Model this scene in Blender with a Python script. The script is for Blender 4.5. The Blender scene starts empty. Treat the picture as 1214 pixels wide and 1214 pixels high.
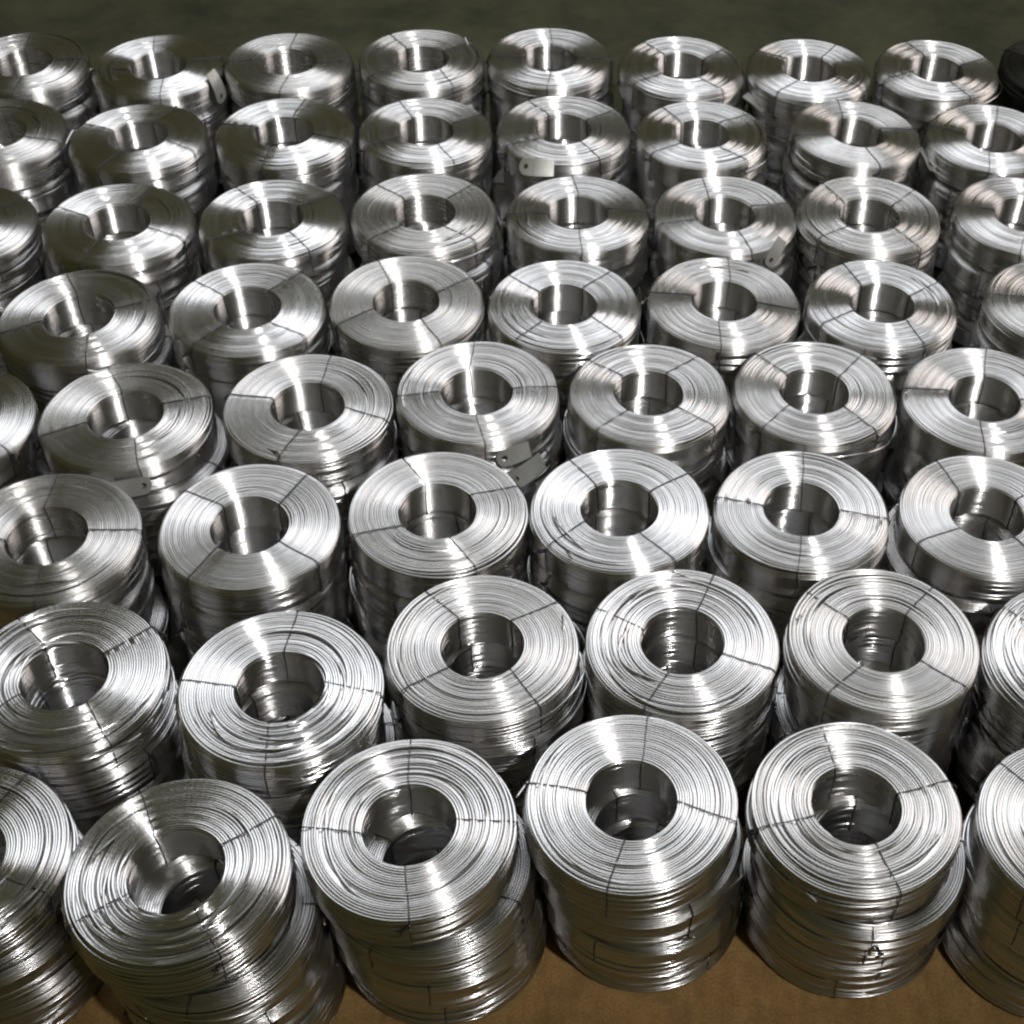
import bpy, math, random
import numpy as np
from mathutils import Matrix, Vector

# ------------------------------------------------------------------ units
R = 0.1                    # outer radius of a wire coil (m); stack plan below is in units of R
NL = 4                     # coils in a stack
HC = 0.4625                # height of one coil, in R
ZB = 0.012                 # top of the board the stacks stand on
ZT = ZB + NL * HC * R      # level of the stack tops
rng = np.random.RandomState(7)
random.seed(7)
scene = bpy.context.scene
COL = scene.collection

# ------------------------------------------------------------------ camera
FPX, PPX = 1749.4, 744.4   # focal length and principal column on the 1214 px photograph
pitch, roll = math.radians(45.263), math.radians(2.648)
CZ = ZT + 11.535 * R
cam_d = bpy.data.cameras.new('camera')
cam = bpy.data.objects.new('camera', cam_d)
COL.objects.link(cam)
fwd = Vector((0, math.cos(pitch), -math.sin(pitch)))
up0 = Vector((0, math.sin(pitch), math.cos(pitch)))
rt0 = Vector((1, 0, 0))
rt = math.cos(roll) * rt0 + math.sin(roll) * up0
up = -math.sin(roll) * rt0 + math.cos(roll) * up0
cam.matrix_world = Matrix(((rt.x, up.x, -fwd.x, 0), (rt.y, up.y, -fwd.y, 0),
                           (rt.z, up.z, -fwd.z, CZ), (0, 0, 0, 1)))
cam_d.sensor_width = 36
cam_d.lens = 36 * FPX / 1214
cam_d.shift_x = -(PPX - 607) / 1214
cam_d.clip_start, cam_d.clip_end = 0.05, 100
scene.camera = cam

# ------------------------------------------------------------------ light: a dim hall, lamps overhead
world = bpy.data.worlds.new('World')
scene.world = world
world.use_nodes = True
bg = world.node_tree.nodes['Background']
bg.inputs[0].default_value = (0.90, 0.84, 0.30, 1)
bg.inputs[1].default_value = 0.056

def area(name, loc, target, sx, sy, power, color=(1, 1, 1), shape='RECTANGLE'):
    d = bpy.data.lights.new(name, 'AREA')
    d.shape, d.size, d.size_y = shape, sx, sy
    d.energy, d.color = power, color
    o = bpy.data.objects.new(name, d)
    COL.objects.link(o)
    o.location = loc
    o.rotation_euler = (Vector(target) - Vector(loc)).to_track_quat('-Z', 'Y').to_euler()
    return o

lamp = area('hall_lamp', (1.40, -0.95, 3.3), (-0.35, 2.3, 0.2), 0.20, 0.20, 11.5, (1.0, 0.98, 0.96), 'DISK')
lamp.data.spread = math.radians(46)          # a narrow-beam hall lamp aimed at the back rows
area('ceiling_panel', (0.25, 3.1, 3.0), (0.0, 1.2, 0.2), 3.6, 1.9, 74, (0.94, 0.96, 1.0))
area('side_panel', (3.2, 2.6, 1.5), (0.0, 1.4, 0.2), 2.2, 1.6, 44, (1.0, 0.90, 0.84))

scene.view_settings.view_transform = 'Standard'
scene.view_settings.look = 'None'
scene.view_settings.exposure = 0.0
scene.view_settings.gamma = 1.0
scene.cycles.pixel_filter_type = 'BLACKMAN_HARRIS'
scene.cycles.filter_width = 2.5
scene.cycles.max_bounces = 10
scene.cycles.glossy_bounces = 6
scene.cycles.use_denoising = True
scene.cycles.caustics_reflective = False
scene.cycles.caustics_refractive = False

# ------------------------------------------------------------------ materials
def mat(name):
    m = bpy.data.materials.new(name)
    m.use_nodes = True
    nt = m.node_tree
    return m, nt.nodes, nt.links, nt.nodes['Principled BSDF']

def wire_material(name, lo, hi, rough, metal=1.0):
    m, N, L, P = mat(name)
    info = N.new('ShaderNodeObjectInfo')
    att = N.new('ShaderNodeAttribute'); att.attribute_name = 'turn'
    tc = N.new('ShaderNodeTexCoord')
    nz = N.new('ShaderNodeTexNoise'); nz.inputs['Scale'].default_value = 60; nz.inputs['Detail'].default_value = 4
    L.new(tc.outputs['Object'], nz.inputs['Vector'])
    a = N.new('ShaderNodeMath'); a.operation = 'MULTIPLY_ADD'; a.inputs[1].default_value = 0.45
    L.new(info.outputs['Random'], a.inputs[0])
    b = N.new('ShaderNodeMath'); b.operation = 'MULTIPLY'; b.inputs[1].default_value = 0.35
    L.new(att.outputs['Fac'], b.inputs[0]); L.new(b.outputs[0], a.inputs[2])
    s = N.new('ShaderNodeMath'); s.operation = 'MULTIPLY_ADD'; s.inputs[1].default_value = 0.3
    L.new(nz.outputs['Fac'], s.inputs[0]); L.new(a.outputs[0], s.inputs[2])
    cr = N.new('ShaderNodeValToRGB')
    cr.color_ramp.elements[0].position = 0.1; cr.color_ramp.elements[0].color = (*lo, 1)
    cr.color_ramp.elements[1].position = 0.95; cr.color_ramp.elements[1].color = (*hi, 1)
    L.new(s.outputs[0], cr.inputs['Fac']); L.new(cr.outputs['Color'], P.inputs['Base Color'])
    r = N.new('ShaderNodeMath'); r.operation = 'MULTIPLY_ADD'; r.inputs[1].default_value = 0.20; r.inputs[2].default_value = rough - 0.10
    inv = N.new('ShaderNodeMath'); inv.operation = 'SUBTRACT'; inv.inputs[0].default_value = 1.0     # the duller the metal, the rougher
    L.new(s.outputs[0], inv.inputs[1]); L.new(inv.outputs[0], r.inputs[0]); L.new(r.outputs[0], P.inputs['Roughness'])
    P.inputs['Metallic'].default_value = metal
    return m

M_WIRE = wire_material('galvanized_wire', (0.40, 0.39, 0.375), (0.68, 0.68, 0.695), 0.225)
M_DARK = wire_material('dark_annealed_wire', (0.012, 0.012, 0.010), (0.03, 0.03, 0.026), 0.45)

M_TIE, N, L, P = mat('black_tie_wire')
P.inputs['Base Color'].default_value = (0.045, 0.045, 0.05, 1)
P.inputs['Metallic'].default_value = 0.8; P.inputs['Roughness'].default_value = 0.38

M_TAG, N, L, P = mat('pale_tag')
nz = N.new('ShaderNodeTexNoise'); nz.inputs['Scale'].default_value = 45; nz.inputs['Detail'].default_value = 5
tc = N.new('ShaderNodeTexCoord'); L.new(tc.outputs['Object'], nz.inputs['Vector'])
cr = N.new('ShaderNodeValToRGB')
cr.color_ramp.elements[0].color = (0.30, 0.305, 0.285, 1); cr.color_ramp.elements[1].color = (0.55, 0.555, 0.53, 1)
L.new(nz.outputs['Fac'], cr.inputs['Fac']); L.new(cr.outputs['Color'], P.inputs['Base Color'])
P.inputs['Roughness'].default_value = 0.42; P.inputs['Metallic'].default_value = 0.6

M_BOARD, N, L, P = mat('brown_board')
tc = N.new('ShaderNodeTexCoord'); mp = N.new('ShaderNodeMapping')
mp.inputs['Scale'].default_value = (34, 7, 7); L.new(tc.outputs['Object'], mp.inputs['Vector'])
n1 = N.new('ShaderNodeTexNoise'); n1.inputs['Scale'].default_value = 2.2; n1.inputs['Detail'].default_value = 8; n1.inputs['Roughness'].default_value = 0.65
L.new(mp.outputs['Vector'], n1.inputs['Vector'])
n2 = N.new('ShaderNodeTexNoise'); n2.inputs['Scale'].default_value = 9; n2.inputs['Detail'].default_value = 6
L.new(tc.outputs['Object'], n2.inputs['Vector'])
mx = N.new('ShaderNodeMath'); mx.operation = 'MULTIPLY_ADD'; mx.inputs[1].default_value = 0.45
L.new(n2.outputs['Fac'], mx.inputs[0]); L.new(n1.outputs['Fac'], mx.inputs[2])
cr = N.new('ShaderNodeValToRGB')
cr.color_ramp.elements[0].position = 0.45; cr.color_ramp.elements[0].color = (0.38, 0.215, 0.072, 1)
cr.color_ramp.elements[1].position = 0.95; cr.color_ramp.elements[1].color = (0.56, 0.34, 0.13, 1)
L.new(mx.outputs[0], cr.inputs['Fac']); L.new(cr.outputs['Color'], P.inputs['Base Color'])
P.inputs['Roughness'].default_value = 0.62
n3 = N.new('ShaderNodeTexNoise'); n3.inputs['Scale'].default_value = 420; n3.inputs['Detail'].default_value = 3
L.new(tc.outputs['Object'], n3.inputs['Vector'])
n4 = N.new('ShaderNodeTexNoise'); n4.inputs['Scale'].default_value = 26; n4.inputs['Detail'].default_value = 8; n4.inputs['Roughness'].default_value = 0.7
L.new(tc.outputs['Object'], n4.inputs['Vector'])
grit = N.new('ShaderNodeMath'); grit.operation = 'MULTIPLY'
L.new(n3.outputs['Fac'], grit.inputs[0]); L.new(n4.outputs['Fac'], grit.inputs[1])
gr = N.new('ShaderNodeValToRGB')                       # grit, grease and scuffs trodden into the board
gr.color_ramp.elements[0].position = 0.20; gr.color_ramp.elements[0].color = (0.5, 0.47, 0.44, 1)
gr.color_ramp.elements[1].position = 0.29; gr.color_ramp.elements[1].color = (1, 1, 1, 1)
L.new(grit.outputs[0], gr.inputs['Fac'])
mm = N.new('ShaderNodeMix'); mm.data_type = 'RGBA'; mm.blend_type = 'MULTIPLY'; mm.inputs['Factor'].default_value = 0.65
L.new(cr.outputs['Color'], mm.inputs['A']); L.new(gr.outputs['Color'], mm.inputs['B']); L.new(mm.outputs['Result'], P.inputs['Base Color'])
bp = N.new('ShaderNodeBump'); bp.inputs['Strength'].default_value = 0.25; bp.inputs['Distance'].default_value = 0.002
L.new(n1.outputs['Fac'], bp.inputs['Height']); L.new(bp.outputs['Normal'], P.inputs['Normal'])

M_FLOOR, N, L, P = mat('green_floor_paint')
tc = N.new('ShaderNodeTexCoord')
n1 = N.new('ShaderNodeTexNoise'); n1.inputs['Scale'].default_value = 5.5; n1.inputs['Detail'].default_value = 10; n1.inputs['Roughness'].default_value = 0.7
L.new(tc.outputs['Object'], n1.inputs['Vector'])
cr = N.new('ShaderNodeValToRGB')
cr.color_ramp.elements[0].position = 0.32; cr.color_ramp.elements[0].color = (0.012, 0.014, 0.005, 1)
cr.color_ramp.elements[1].position = 0.72; cr.color_ramp.elements[1].color = (0.046, 0.047, 0.024, 1)
L.new(n1.outputs['Fac'], cr.inputs['Fac']); L.new(cr.outputs['Color'], P.inputs['Base Color'])
P.inputs['Roughness'].default_value = 0.7
P.inputs['Specular IOR Level'].default_value = 0.25

# ------------------------------------------------------------------ mesh helpers
def mesh_from(name, verts, faces, material, smooth=True, turn=None):
    me = bpy.data.meshes.new(name)
    verts = np.asarray(verts, dtype=np.float32); faces = np.asarray(faces, dtype=np.int32)
    k = faces.shape[1]
    me.vertices.add(len(verts)); me.vertices.foreach_set('co', verts.ravel())
    me.loops.add(faces.size); me.loops.foreach_set('vertex_index', faces.ravel())
    me.polygons.add(len(faces))
    me.polygons.foreach_set('loop_start', np.arange(0, faces.size, k, dtype=np.int32))
    me.polygons.foreach_set('loop_total', np.full(len(faces), k, dtype=np.int32))
    me.polygons.foreach_set('use_smooth', np.full(len(faces), smooth))
    if turn is not None:
        at = me.attributes.new('turn', 'FLOAT', 'POINT')
        at.data.foreach_set('value', np.asarray(turn, dtype=np.float32))
    me.update(calc_edges=True)
    me.materials.append(material)
    return me

def tube(path, rad, k, closed=False, phase=0.0):
    """Sweep a k-gon along a polyline; rad may be one number or one per point."""
    P = np.asarray(path, float); n = len(P)
    if closed:
        T = np.roll(P, -1, 0) - np.roll(P, 1, 0)
    else:
        T = np.gradient(P, axis=0)
    T /= np.linalg.norm(T, axis=1)[:, None] + 1e-12
    ref = np.array([0, 0, 1.0])
    A = np.cross(T, ref); l = np.linalg.norm(A, axis=1)
    A[l < 1e-3] = np.cross(T[l < 1e-3], np.array([0.0, 1.0, 0.0]))
    A /= np.linalg.norm(A, axis=1)[:, None]
    for i in range(1, n):                       # keep the frame from flipping
        a = A[i - 1] - T[i] * (A[i - 1] @ T[i])
        ln = np.linalg.norm(a)
        if ln > 1e-6: A[i] = a / ln
    B = np.cross(T, A)
    rad = np.broadcast_to(np.asarray(rad, float), (n,))
    th = np.arange(k) * 2 * math.pi / k + phase
    V = P[:, None, :] + rad[:, None, None] * (np.cos(th)[None, :, None] * A[:, None, :] + np.sin(th)[None, :, None] * B[:, None, :])
    V = V.reshape(-1, 3)
    i = np.arange(n if closed else n - 1)[:, None]; j = np.arange(k)[None, :]
    i2 = (i + 1) % n; j2 = (j + 1) % k
    F = np.stack([i * k + j, i * k + j2, i2 * k + j2, i2 * k + j], -1).reshape(-1, 4)
    return V, F

# cross-section of a coil in units of R: inner wall up, over the top, outer wall down
RI, RO, DW = 0.42, 0.985, 0.0245
H2 = HC - 0.004
RC_O, RC_I = 0.065, 0.032

def section(inset, n_arc=8):
    """Polyline (r, z) at the given inset, starting at the bottom of the hole and ending under the outer rim."""
    ri, ro, zt, zb = RI + inset, RO - inset, H2 - inset, inset
    a, b = RC_I, RC_O
    pts = [(ri, zb)]
    for t in np.linspace(0, math.pi / 2, n_arc):
        pts.append((ri + a - a * math.cos(t), zt - a + a * math.sin(t)))
    for t in np.linspace(0, math.pi / 2, n_arc):
        pts.append((ro - b + b * math.sin(t), zt - b + b * math.cos(t)))
    for t in np.linspace(0, math.pi / 2, n_arc):
        pts.append((ro - b + b * math.cos(t), zb + b - b * math.sin(t)))
    return np.array(pts)

def along(pts, s):
    seg = np.linalg.norm(np.diff(pts, axis=0), axis=1)
    cum = np.concatenate([[0], np.cumsum(seg)])
    s = np.clip(s, 0, cum[-1])
    r = np.interp(s, cum, pts[:, 0]); z = np.interp(s, cum, pts[:, 1])
    return r, z, cum[-1]

def normal_at(pts, s):
    e = 0.012
    r0, z0, _ = along(pts, s - e); r1, z1, _ = along(pts, s + e)
    tr, tz = r1 - r0, z1 - z0
    l = np.hypot(tr, tz) + 1e-9
    return -tz / l, tr / l

def smooth_noise(th, amp, kmax, rs):
    out = np.zeros_like(th)
    for k in range(1, kmax + 1):
        out += rs.normal() * np.cos(k * th + rs.uniform(0, 6.283)) / k ** 0.6
    return amp * out / 1.6

NSEG = 88
def winding_mesh(seed, material, loose=1.0):
    rs = np.random.RandomState(seed)
    sec = section(DW / 2)
    total = along(sec, np.array([0.0]))[2]
    n_turn = int(total / DW * 1.03)
    V, F, T = [], [], []
    base = 0
    th_all = np.arange(n_turn * NSEG + 1) * 2 * math.pi / NSEG
    s_all = th_all / (2 * math.pi) * (total / n_turn)
    # each turn wanders sideways and pops up a little over part of the way round
    ds = np.zeros_like(s_all); dn = np.zeros_like(s_all); tint = np.zeros_like(s_all)
    th1 = np.arange(NSEG + 1) * 2 * math.pi / NSEG
    blend = (np.arange(NSEG + 1) / NSEG)
    prev_s = smooth_noise(th1, 1, 3, rs); prev_n = smooth_noise(th1, 1, 4, rs)
    kk = np.arange(n_turn)
    bunch = sum(rs.normal(0, 0.16) * np.cos(kk * f + rs.uniform(0, 6.28)) for f in (0.7, 1.15, 1.7))
    bunch_amp = rs.normal(0, 0.10, n_turn); bunch_ph = rs.uniform(0, 6.28, n_turn)
    for t in range(n_turn):
        cur_s = 0.35 * prev_s + smooth_noise(th1, 1, 4, rs); cur_n = 0.25 * prev_n + smooth_noise(th1, 1, 4, rs)
        sl = slice(t * NSEG, t * NSEG + NSEG + 1)
        w = np.clip((blend - 0.85) / 0.15, 0, 1); w = w * w * (3 - 2 * w)
        nxt_s = 0.35 * cur_s; nxt_n = 0.25 * cur_n
        env = (1 - w) * np.clip(blend / 0.15, 0, 1)
        pop = np.zeros(NSEG + 1); jump = np.zeros(NSEG + 1)
        if rs.rand() < 0.42 * (loose - 0.3):           # a strand that climbs over its neighbours for part of the turn
            c0, wd = rs.uniform(1.0, 5.2), rs.uniform(0.5, 1.6)
            dd = np.clip(1 - np.abs(th1 - c0) / wd, 0, 1)
            dd = dd * dd * (3 - 2 * dd)
            pop = np.minimum(dd * 2.2, 1) * rs.uniform(0.35, 0.85)
            jump = dd * rs.normal(0, 1.5)
        ds[sl] = DW * loose * (0.24 * cur_s + jump) * env
        dn[sl] = DW * loose * (0.10 * cur_n + pop + bunch_amp[t] * np.cos(th1 * 1.0 + bunch_ph[t])) * env + DW * bunch[t] * loose
        tint[sl] = rs.rand()
        prev_s, prev_n = cur_s, cur_n
    r, z, _ = along(sec, s_all + ds * np.clip(0.3 + 0.7 * (s_all - 0.3) / 0.25, 0.3, 1))
    nr, nz = normal_at(sec, s_all)
    # ties pinch the bundle; the whole coil is a little out of round and its faces a little wavy
    ang = th_all % (2 * math.pi)
    pinch = sum(np.exp(-(((ang - q + math.pi) % (2 * math.pi) - math.pi) / 0.13) ** 2) for q in (0, math.pi / 2, math.pi, 1.5 * math.pi))
    dn -= DW * 0.12 * pinch
    dn *= np.clip(0.12 + 0.88 * (s_all - 0.3) / 0.25, 0.12, 1)      # the wall of the hole was wound tight on the mandrel
    r = r + nr * dn; z = z + nz * dn
    oval = smooth_noise(th1, 0.009 * loose, 3, rs)
    wave = smooth_noise(th1, 0.007 * loose, 2, rs)
    idx = (np.arange(len(th_all)) % NSEG)
    r = r + oval[idx] * (r - RI) / (RO - RI)
    z = z + wave[idx] * np.clip(z / HC, 0, 1)
    z = np.maximum(z, DW * 0.5)
    path = np.stack([r * np.cos(th_all), r * np.sin(th_all), z], -1)
    # frame: radial and vertical, exact for a coil
    k = 6
    rad = DW * 0.66            # strands bed into one another, so the grooves are shallow
    rd = np.stack([np.cos(th_all), np.sin(th_all), 0 * th_all], -1); up_ = np.array([0, 0, 1.0])
    ph = np.arange(k) * 2 * math.pi / k + 0.26
    Vv = path[:, None, :] + rad * (np.cos(ph)[None, :, None] * rd[:, None, :] + np.sin(ph)[None, :, None] * up_)
    n = len(path)
    i = np.arange(n - 1)[:, None]; j = np.arange(k)[None, :]; j2 = (j + 1) % k
    Fv = np.stack([i * k + j, (i + 1) * k + j, (i + 1) * k + j2, i * k + j2], -1).reshape(-1, 4)
    V.append(Vv.reshape(-1, 3)); F.append(Fv); T.append(np.repeat(tint, k)); base = n * k
    # the wires further in, seen only through the gaps: a ribbed core
    ci = section(DW * 1.15, 5)
    cs = np.linspace(0, along(ci, np.array([0.0]))[2], 70)
    cr_, cz_, _ = along(ci, cs)
    cnr, cnz = normal_at(ci, cs)
    bump = DW * 0.2 * np.where(np.arange(70) % 2, 1, -1)
    cr_ = np.append(cr_ + cnr * bump, cr_[0]); cz_ = np.append(cz_ + cnz * bump, cz_[0])
    m = len(cr_); q = 56
    a = np.arange(q) * 2 * math.pi / q
    Vc = np.stack([cr_[:, None] * np.cos(a), cr_[:, None] * np.sin(a), np.broadcast_to(cz_[:, None], (m, q))], -1).reshape(-1, 3)
    i = np.arange(m)[:, None]; i2 = (i + 1) % m; j = np.arange(q)[None, :]; j2 = (j + 1) % q
    Fc = np.stack([i * q + j, i * q + j2, i2 * q + j2, i2 * q + j], -1).reshape(-1, 4) + base
    V.append(Vc); F.append(Fc); T.append(np.full(len(Vc), 0.3))
    return mesh_from('wire_winding', np.concatenate(V) * R, np.concatenate(F), material, turn=np.concatenate(T))

def tie_mesh(seed):
    rs = np.random.RandomState(seed)
    tr = 0.0065
    sec = section(-tr * 0.9, 5)
    # close the loop under the coil
    pts = np.concatenate([sec[:, :], [[RI + 0.15, 0.004], [RI + 0.03, 0.004]]])
    pts[:, 1] = np.maximum(pts[:, 1], 0.004)
    dense = []
    for i in range(len(pts)):
        a, b = pts[i], pts[(i + 1) % len(pts)]
        nn = max(1, int(np.linalg.norm(b - a) / 0.06))
        for t in range(nn): dense.append(a + (b - a) * t / nn)
    d = np.array(dense); s = np.arange(len(d)) / len(d) * 2 * math.pi
    y = 0.012 * np.sin(s + rs.uniform(0, 6)) + 0.007 * np.sin(3 * s + rs.uniform(0, 6)) + rs.normal(0, 0.0015, len(d))
    y += (d[:, 0] - 0.7) * rs.normal(0, 0.10)
    V, F = tube(np.stack([d[:, 0], y, d[:, 1]], -1), tr, 6, closed=True)
    return mesh_from('tie_wire', V * R, F, M_TIE)

def twist_mesh(seed):
    """The two tails of a tie twisted together below the outer rim."""
    rs = np.random.RandomState(seed)
    n = 22; t = np.linspace(0, 1, n)
    out = np.array([0.35 + rs.uniform(-.1, .2), rs.normal(0, 0.9), rs.uniform(-1.0, 0.1)]); out /= np.linalg.norm(out)
    side = np.cross(out, [0, 0, 1.0]); side /= np.linalg.norm(side); oth = np.cross(out, side)
    ln = rs.uniform(0.085, 0.14)
    start = np.array([RO + 0.012, 0, HC - RC_O * rs.uniform(0.9, 1.6)])
    Vs, Fs, b = [], [], 0
    for q in (0, math.pi):
        open_ = np.clip((t - 0.75) / 0.25, 0, 1) * 0.03
        w = 0.011 + open_
        a = t * 4.2 * math.pi + q
        p = start + out * (t * ln)[:, None] + side * (w * np.cos(a))[:, None] + oth * (w * np.sin(a))[:, None]
        V, F = tube(p, 0.0075, 5)
        Vs.append(V); Fs.append(F + b); b += len(V)
    return mesh_from('twisted_end', np.concatenate(Vs) * R, np.concatenate(Fs), M_TIE)

def strand_mesh(seed):
    """One turn that has sprung loose from the outer wall."""
    rs = np.random.RandomState(seed)
    a0, span = 0.15, rs.uniform(1.7, 2.6)
    t = np.linspace(0, 1, 60); a = a0 + t * span
    lift = np.sin(math.pi * np.clip(t * 1.08, 0, 1)) ** 0.8
    r = RO + DW * 0.5 + 0.075 * lift
    z = 0.30 - 0.10 * t + 0.05 * np.sin(2.2 * math.pi * t) * lift
    V, F = tube(np.stack([r * np.cos(a), r * np.sin(a), z], -1), DW * 0.48, 6)
    return mesh_from('loose_strand', V * R, F, M_WIRE, turn=np.full(len(V), 0.8))

WINDINGS = [winding_mesh(100 + i, M_WIRE, 1.25 - 0.06 * i) for i in range(12)]   # from loosely to tightly wound
DARK_WINDING = winding_mesh(300, M_DARK)
TIES = [tie_mesh(20 + i) for i in range(6)]
TWISTS = [twist_mesh(40 + i) for i in range(7)]
STRANDS = [strand_mesh(60 + i) for i in range(3)]

def cut_end_mesh(seed):
    """The cut end of the wire, sprung a little off the outer wall or the top."""
    rs = np.random.RandomState(seed)
    t = np.linspace(0, 1, 16); a = t * rs.uniform(0.25, 0.5)
    r = RO - DW * 0.3 + rs.uniform(0.05, 0.10) * t ** 2 - rs.uniform(0, 0.15) * (seed % 2)
    z = (HC - 0.02 + rs.uniform(0.02, 0.07) * t ** 2) if seed % 2 else (0.30 + rs.uniform(-0.06, 0.08) * t)
    z = z + 0 * t
    V, F = tube(np.stack([r * np.cos(a), r * np.sin(a), z], -1), DW * 0.5, 6)
    n = len(V)
    F = np.concatenate([F, [[n - 6, n - 5, n - 4, n - 3], [n - 6, n - 3, n - 2, n - 1]]])
    return mesh_from('cut_end', V * R, F, M_WIRE, turn=np.full(len(V), 0.9))
ENDS = [cut_end_mesh(80 + i) for i in range(4)]

# ------------------------------------------------------------------ floor and board
def box_mesh(name, x0, x1, y0, y1, z0, z1, material):
    v = [(x, y, z) for z in (z0, z1) for y in (y0, y1) for x in (x0, x1)]
    f = [(0, 2, 3, 1), (4, 5, 7, 6), (0, 1, 5, 4), (1, 3, 7, 5), (3, 2, 6, 7), (2, 0, 4, 6)]
    return mesh_from(name, v, f, material, smooth=False)

floor = bpy.data.objects.new('floor', mesh_from('floor', [(-14, -10, 0), (14, -10, 0), (14, 22, 0), (-14, 22, 0)], [(0, 1, 2, 3)], M_FLOOR, smooth=False))
floor['kind'] = 'structure'; COL.objects.link(floor)
M_BOARD2 = M_BOARD.copy(); M_BOARD2.name = 'gap_shade_board'  # added rear board, coloured near-black to put in the shade between stacks
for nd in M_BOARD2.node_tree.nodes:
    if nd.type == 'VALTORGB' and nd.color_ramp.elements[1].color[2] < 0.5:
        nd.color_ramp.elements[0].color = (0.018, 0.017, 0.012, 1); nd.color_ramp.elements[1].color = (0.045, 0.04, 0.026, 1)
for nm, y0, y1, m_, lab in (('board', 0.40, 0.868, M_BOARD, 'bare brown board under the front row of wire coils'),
                            ('board', 0.872, 2.285, M_BOARD2, 'added board under the rows behind the front row, gap shade in its dark colour')):
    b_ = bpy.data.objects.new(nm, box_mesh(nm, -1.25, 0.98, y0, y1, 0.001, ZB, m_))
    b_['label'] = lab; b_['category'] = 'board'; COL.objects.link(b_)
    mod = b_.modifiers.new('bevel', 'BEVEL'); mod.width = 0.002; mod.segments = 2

# ------------------------------------------------------------------ the stacks (row, x, y in R, tie angle in degrees)
PLAN = [
('A',-5.76,6.79,70), ('A',-3.82,6.75,35), ('A',-1.85,7.32,7), ('A',0.16,7.73,81), ('A',2.23,7.75,19),
('A',4.34,7.64,46), ('B',-5.44,8.83,43), ('B',-3.33,8.82,2), ('B',-1.42,9.49,43), ('B',0.60,9.65,69),
('B',2.66,9.81,52), ('B',4.68,9.68,50), ('C',-6.19,10.68,11), ('C',-4.07,10.99,58), ('C',-2.08,11.29,30),
('C',-0.08,11.49,38), ('C',1.94,11.59,85), ('C',4.00,11.69,33), ('D',-7.86,12.43,64), ('D',-5.87,12.64,26),
('D',-3.82,12.93,82), ('D',-1.87,13.34,10), ('D',0.18,13.44,53), ('D',2.18,13.65,47), ('D',4.24,13.64,81),
('E',-6.93,14.42,24), ('E',-4.90,14.76,57), ('E',-2.95,15.07,33), ('E',-0.94,15.12,54), ('E',1.11,15.39,85),
('E',3.16,15.46,31), ('E',5.49,15.63,82), ('F',-9.07,16.26,46), ('F',-7.02,16.45,75), ('F',-5.00,16.71,42),
('F',-2.98,17.00,50), ('F',-0.88,17.17,6), ('F',1.15,17.28,22), ('F',3.16,17.47,42), ('F',5.34,17.65,80),
('G',-9.35,18.52,80), ('G',-7.31,18.59,71), ('G',-5.26,18.91,81), ('G',-3.24,19.12,32), ('G',-1.22,19.36,37),
('G',0.83,19.39,42), ('G',3.11,19.60,16), ('G',5.20,19.67,77), ('H',-9.60,20.54,11), ('H',-7.56,20.65,19),
('H',-5.59,20.93,5), ('H',-3.57,21.23,40), ('H',-1.56,21.45,3), ('H',0.52,21.38,41), ('H',2.54,21.48,58),
('H',4.58,21.67,25), ('H',6.62,21.90,61)]
ROWS = 'ABCDEFGH'
ROWNAME = ['front row', 'second row from front', 'third row from front', 'fourth row from front', 'fourth row from back',
           'third row from back', 'second row from back', 'back row']
ORD = ['first', 'second', 'third', 'fourth', 'fifth', 'sixth', 'seventh', 'eighth', 'ninth']
LEVEL = ['topmost', 'second from top', 'third from top', 'bottom']
per_row = {r: [p for p in PLAN if p[0] == r] for r in ROWS}
xy0 = np.array([(p[1], p[2]) for p in PLAN])
row_of = [p[0] for p in PLAN]
col_of = [sum(1 for q in PLAN[:i] if q[0] == p[0]) for i, p in enumerate(PLAN)]
KEY = {(row_of[i], col_of[i]): i for i in range(len(PLAN))}

def settle(xy, dmin, fixed=0.0):
    xy = xy.copy()
    for _ in range(60):
        d = xy[:, None] - xy[None]; l = np.hypot(d[..., 0], d[..., 1]); np.fill_diagonal(l, 9)
        push = np.clip(dmin - l, 0, None)[..., None] * d / l[..., None] * 0.5
        xy += push.sum(1) * 0.5
    return xy

# sideways slips of the lower coils that the photograph shows (row, column, level): (dx, dy)
SLIP = {('A', 4, 1): (.13, -.10), ('A', 4, 2): (.05, -.05), ('A', 3, 2): (-.02, -.14), ('A', 3, 1): (.03, .0), ('A', 3, 3): (.02, -.04),
        ('A', 2, 1): (.14, -.09), ('A', 2, 2): (.16, -.12), ('A', 2, 3): (.26, -.08), ('A', 1, 1): (.30, -.06), ('A', 1, 2): (.46, -.03), ('A', 1, 3): (.56, -.05),
        ('A', 0, 1): (.08, -.05), ('A', 0, 2): (.10, -.02), ('A', 5, 1): (-.05, 0), ('A', 5, 2): (.02, -.03), ('A', 5, 3): (-.12, -.05),
        ('D', 3, 1): (.07, -.10), ('C', 1, 1): (-.04, .03), ('B', 2, 1): (.03, .10), ('B', 2, 2): (.0, .08), ('E', 4, 1): (.05, -.06)}
levels = []
for lv in range(NL):
    p = xy0.copy()
    if lv:
        p += rng.normal(0, 0.06, p.shape)
        for (r_, c_, l_), (dx, dy) in SLIP.items():
            if l_ == lv: p[KEY[(r_, c_)]] = xy0[KEY[(r_, c_)]] + (dx, dy)
    levels.append(settle(p, 1.985))

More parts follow.
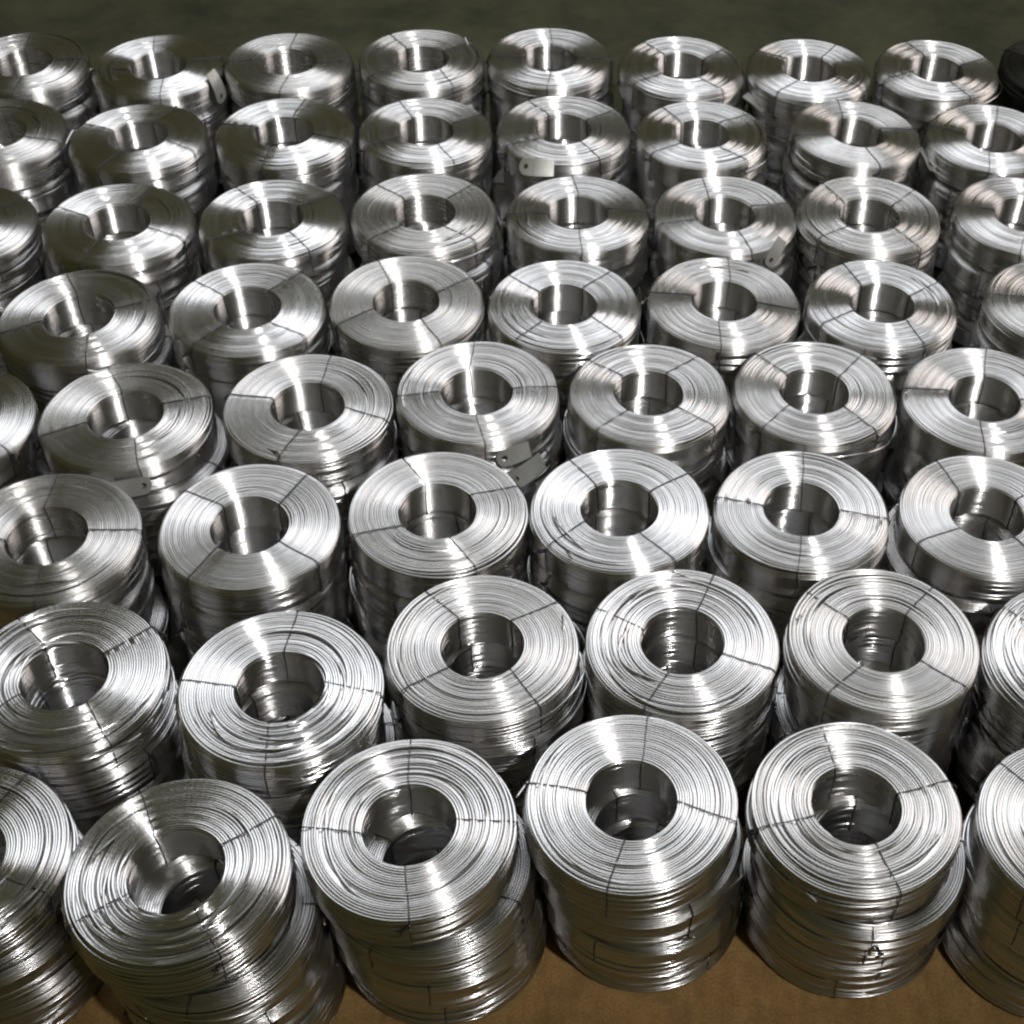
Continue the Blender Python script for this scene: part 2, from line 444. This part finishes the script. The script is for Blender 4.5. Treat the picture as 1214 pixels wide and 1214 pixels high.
# ------------------------------------------------------------------ one coil of wire, built once, then copied
def build_coil():
    root = bpy.data.objects.new('wire_coil', None); root.empty_display_size = 0.02
    COL.objects.link(root)
    w = bpy.data.objects.new('wire_winding', WINDINGS[0]); COL.objects.link(w); w.parent = root
    for q in range(4):
        t = bpy.data.objects.new('tie_wire', TIES[q]); COL.objects.link(t); t.parent = root
        t.rotation_euler.z = q * math.pi / 2
        e = bpy.data.objects.new('twisted_end', TWISTS[q]); COL.objects.link(e); e.parent = t
    return root

def copy_tree(o, parent=None):
    n = o.copy(); COL.objects.link(n); n.parent = parent
    for ch in kids.get(o.name, []):
        copy_tree(ch, n)
    return n

first = build_coil()
kids = {}
for o in list(COL.objects):
    if o.parent: kids.setdefault(o.parent.name, []).append(o)

def children_of(o, pool):
    return [c for c in pool if c.parent == o]

CUT = {('A', 0): 'left', ('A', 5): 'right', ('B', 5): 'right', ('D', 0): 'left', ('F', 0): 'left', ('E', 6): 'right', ('C', 5): 'right'}
SPRUNG = {('D', 5, 0): 4.5, ('H', 7, 0): 5.0, ('B', 2, 0): 5.2, ('C', 4, 1): 4.0, ('F', 3, 0): 5.0, ('A', 4, 2): 4.4, ('E', 3, 1): 5.1, ('G', 5, 0): 5.2}
TILT = {('A', 1): (0.03, 0.045), ('A', 4): (0.015, 0.015), ('G', 6): (0.0, 0.055), ('F', 4): (0.01, -0.03), ('E', 2): (-.01, -.02)}

used = False
for i, (row, _, _, tie) in enumerate(PLAN):
    c = col_of[i]; ri = ROWS.index(row); nrow = len(per_row[row])
    dark = (row == 'H' and c == 8)
    for lv in range(NL):
        x, y = levels[lv][i]
        pool_start = len(bpy.data.objects)
        if used:
            root = first.copy(); COL.objects.link(root)
            parts = []
            for ch in kids['wire_coil']:
                p = ch.copy(); COL.objects.link(p); p.parent = root; parts.append(p)
                for g in kids.get(ch.name, []):
                    if rng.rand() < 0.55: continue
                    e = g.copy(); COL.objects.link(e); e.parent = p
                    e.data = TWISTS[rng.randint(len(TWISTS))]
        else:
            root, used = first, True
            parts = list(kids['wire_coil'])
        ang = math.radians(tie if lv == 0 else rng.uniform(0, 90)) + math.pi / 2 * rng.randint(4)
        root.location = (x * R, y * R, ZB + (NL - 1 - lv) * HC * R)
        tx, ty = TILT.get((row, c), (rng.normal(0, 0.008), rng.normal(0, 0.008))) if lv == 0 else (rng.normal(0, 0.008), rng.normal(0, 0.008))
        root.rotation_euler = (tx, ty, ang)
        sc_ = rng.uniform(0.985, 1.008); root.scale = (sc_, sc_, 1)
        if lv == 0:
            root.location.z += 0.5 * R * max(abs(tx), abs(ty))
        for p in parts:
            if p.name.startswith('wire_winding'):
                p.data = DARK_WINDING if dark else WINDINGS[rng.randint(0, 7) if (row in 'AB') else rng.randint(6, 12)]
                # quarter turns keep the pinched places under the ties
                p.rotation_euler.z = math.pi / 2 * rng.randint(4)
            else:
                p.data = TIES[rng.randint(len(TIES))]
        if (row, c, lv) in SPRUNG:
            s = bpy.data.objects.new('loose_strand', STRANDS[rng.randint(len(STRANDS))]); COL.objects.link(s)
            s.parent = root; s.rotation_euler.z = SPRUNG[(row, c, lv)] - ang
            s['label'] = 'single wire turn sprung loose from the outer side'
        if not dark and (lv == 0 or row in 'AB') and rng.rand() < 0.5:
            e = bpy.data.objects.new('cut_end', ENDS[rng.randint(len(ENDS))]); COL.objects.link(e)
            e.parent = root; e.rotation_euler.z = rng.uniform(0, 6.28)
        where = f'{ORD[c]} stack from left, {ROWNAME[ri]}'
        if dark:
            lab = f'blackish wire coil, {LEVEL[lv]} of the dark stack at right end of back row'
        elif (row, c, lv) in SPRUNG:
            lab = f'{LEVEL[lv]} coil with loose outer strand, {where}'
        else:
            lab = f'{LEVEL[lv]} silvery wire coil, {where}'
        root['label'] = lab
        root['category'] = 'wire coil'
        root['group'] = 'blackish wire coils at the right end' if dark else 'stacked coils of silvery wire'

# ------------------------------------------------------------------ pale tags with a punched hole, stuck between the stacks
def tag_mesh(seed, length=0.52, width=0.25):
    rs = np.random.RandomState(seed)
    nu, th = 22, 0.012
    hole_r, hole_x = 0.036, 0.12
    hw = width / 2
    # ring of quads round the hole inside a rounded end, then a strip
    outer, inner = [], []
    n = 24
    for k in range(n):
        a = 2 * math.pi * k / n
        dx, dy = math.cos(a), math.sin(a)
        inner.append((hole_x + hole_r * dx, hole_r * dy))
        if dx <= 0:
            outer.append((hole_x + hw * 0.84 * dx, hw * dy))
        else:
            m = max(dx, abs(dy)); outer.append((hole_x + hw * dx / m, hw * dy / m))
    xs_end = hole_x + hw
    top = inner + outer
    faces = [(k, n + k, n + (k + 1) % n, (k + 1) % n) for k in range(n)]
    # strip beyond the hole
    ys = sorted({round(p[1], 6) for p in outer if abs(p[0] - xs_end) < 1e-6})
    idx0 = [n + min(range(n), key=lambda q: abs(outer[q][0] - xs_end) + abs(outer[q][1] - yy)) for yy in ys]
    prev = idx0
    steps = 6
    for s in range(1, steps + 1):
        xx = xs_end + (length - xs_end) * s / steps
        shrink = 1 - 0.12 * (s / steps) ** 2
        cur = []
        for yy in ys:
            cur.append(len(top)); top.append((xx, yy * shrink))
        for q in range(len(ys) - 1):
            faces.append((prev[q], cur[q], cur[q + 1], prev[q + 1]))
        prev = cur
    def bend(x, y):
        return -0.42 * (x - 0.3) ** 2 + 0.02 * math.sin(5 * x + seed) + 0.12 * y * y
    N_ = len(top)
    v = [((x) * R, y * R, (bend(x, y) + th / 2) * R) for x, y in top] + [((x) * R, y * R, (bend(x, y) - th / 2) * R) for x, y in top]
    f = list(faces) + [(b + N_, a + N_, d + N_, c_ + N_) for a, b, c_, d in faces]
    # rim: every edge used by one face only
    cnt = {}
    for fc in faces:
        for q in range(4):
            e = (fc[q], fc[(q + 1) % 4]); cnt[e] = cnt.get(e, 0) + 1
    for (a, b) in list(cnt):
        if (b, a) not in cnt: f.append((b, a, a + N_, b + N_))
    return mesh_from('hang_tag', v, f, M_TAG, smooth=False)

TAGM = [tag_mesh(1), tag_mesh(2, 0.44, 0.22)]
# stack, azimuth round it, distance from its axis, height below the tops (in R) of the holed end, lean, heading of the tail (None: along the wall)
TAGS = [
 (('G', 4), -115, 1.10, -0.06, 0.05, -8, 0.6, 'pale flat tag with punched hole in front of fifth stack, second row from back'),
 (('H', 5), -20, 1.36, -0.40, 0.45, 150, 1.2, 'grey tag with holed end leaning right of sixth stack in back row'),
 (('H', 1), -18, 1.06, -0.30, 1.35, 165, 0.2, 'pale upright holed tag at right of second stack in back row'),
 (('D', 3), -66, 1.02, -0.20, 0.10, 24, 0.35, 'upper of two pale holed tags on fourth stack, fourth row from front'),
 (('D', 3), -60, 1.08, -0.52, 0.22, 38, 0.35, 'lower of two pale holed tags on fourth stack, fourth row from front'),
 (('F', 5), -52, 1.02, -0.18, 0.75, 50, 0.2, 'small pale holed tag hanging off sixth stack, third row from back'),
 (('G', 6), -14, 1.16, -0.30, 0.50, 120, 0.6, 'dull grey holed tag between two rightmost stacks, second row from back'),
 (('D', 1), -66, 1.02, -0.22, 0.10, 205, 0.3, 'pale tag end against second stack from left, fourth row from front'),
]
for k, (key, az, dist, zz, lean, head, rise, lab) in enumerate(TAGS):
    x0, y0 = levels[0][KEY[key]]
    a = math.radians(az)
    o = bpy.data.objects.new('hang_tag', TAGM[k % 2]); COL.objects.link(o)
    h = math.radians(head)
    # tail rises from the holed end towards its heading
    ex = Vector((math.cos(h) * math.cos(lean), math.sin(h) * math.cos(lean), math.sin(lean)))
    nrm = Vector((math.cos(a), math.sin(a), rise)); nrm = (nrm - ex * nrm.dot(ex)).normalized()
    ey = nrm.cross(ex)
    pos = Vector(((x0 + dist * math.cos(a)) * R, (y0 + dist * math.sin(a)) * R, ZT + zz * R)) - ex * 0.12 * R
    o.matrix_world = Matrix(((ex.x, ey.x, nrm.x, pos.x), (ex.y, ey.y, nrm.y, pos.y), (ex.z, ey.z, nrm.z, pos.z), (0, 0, 0, 1)))
    o['label'] = lab; o['category'] = 'tag'; o['group'] = 'pale holed tags between the stacks'
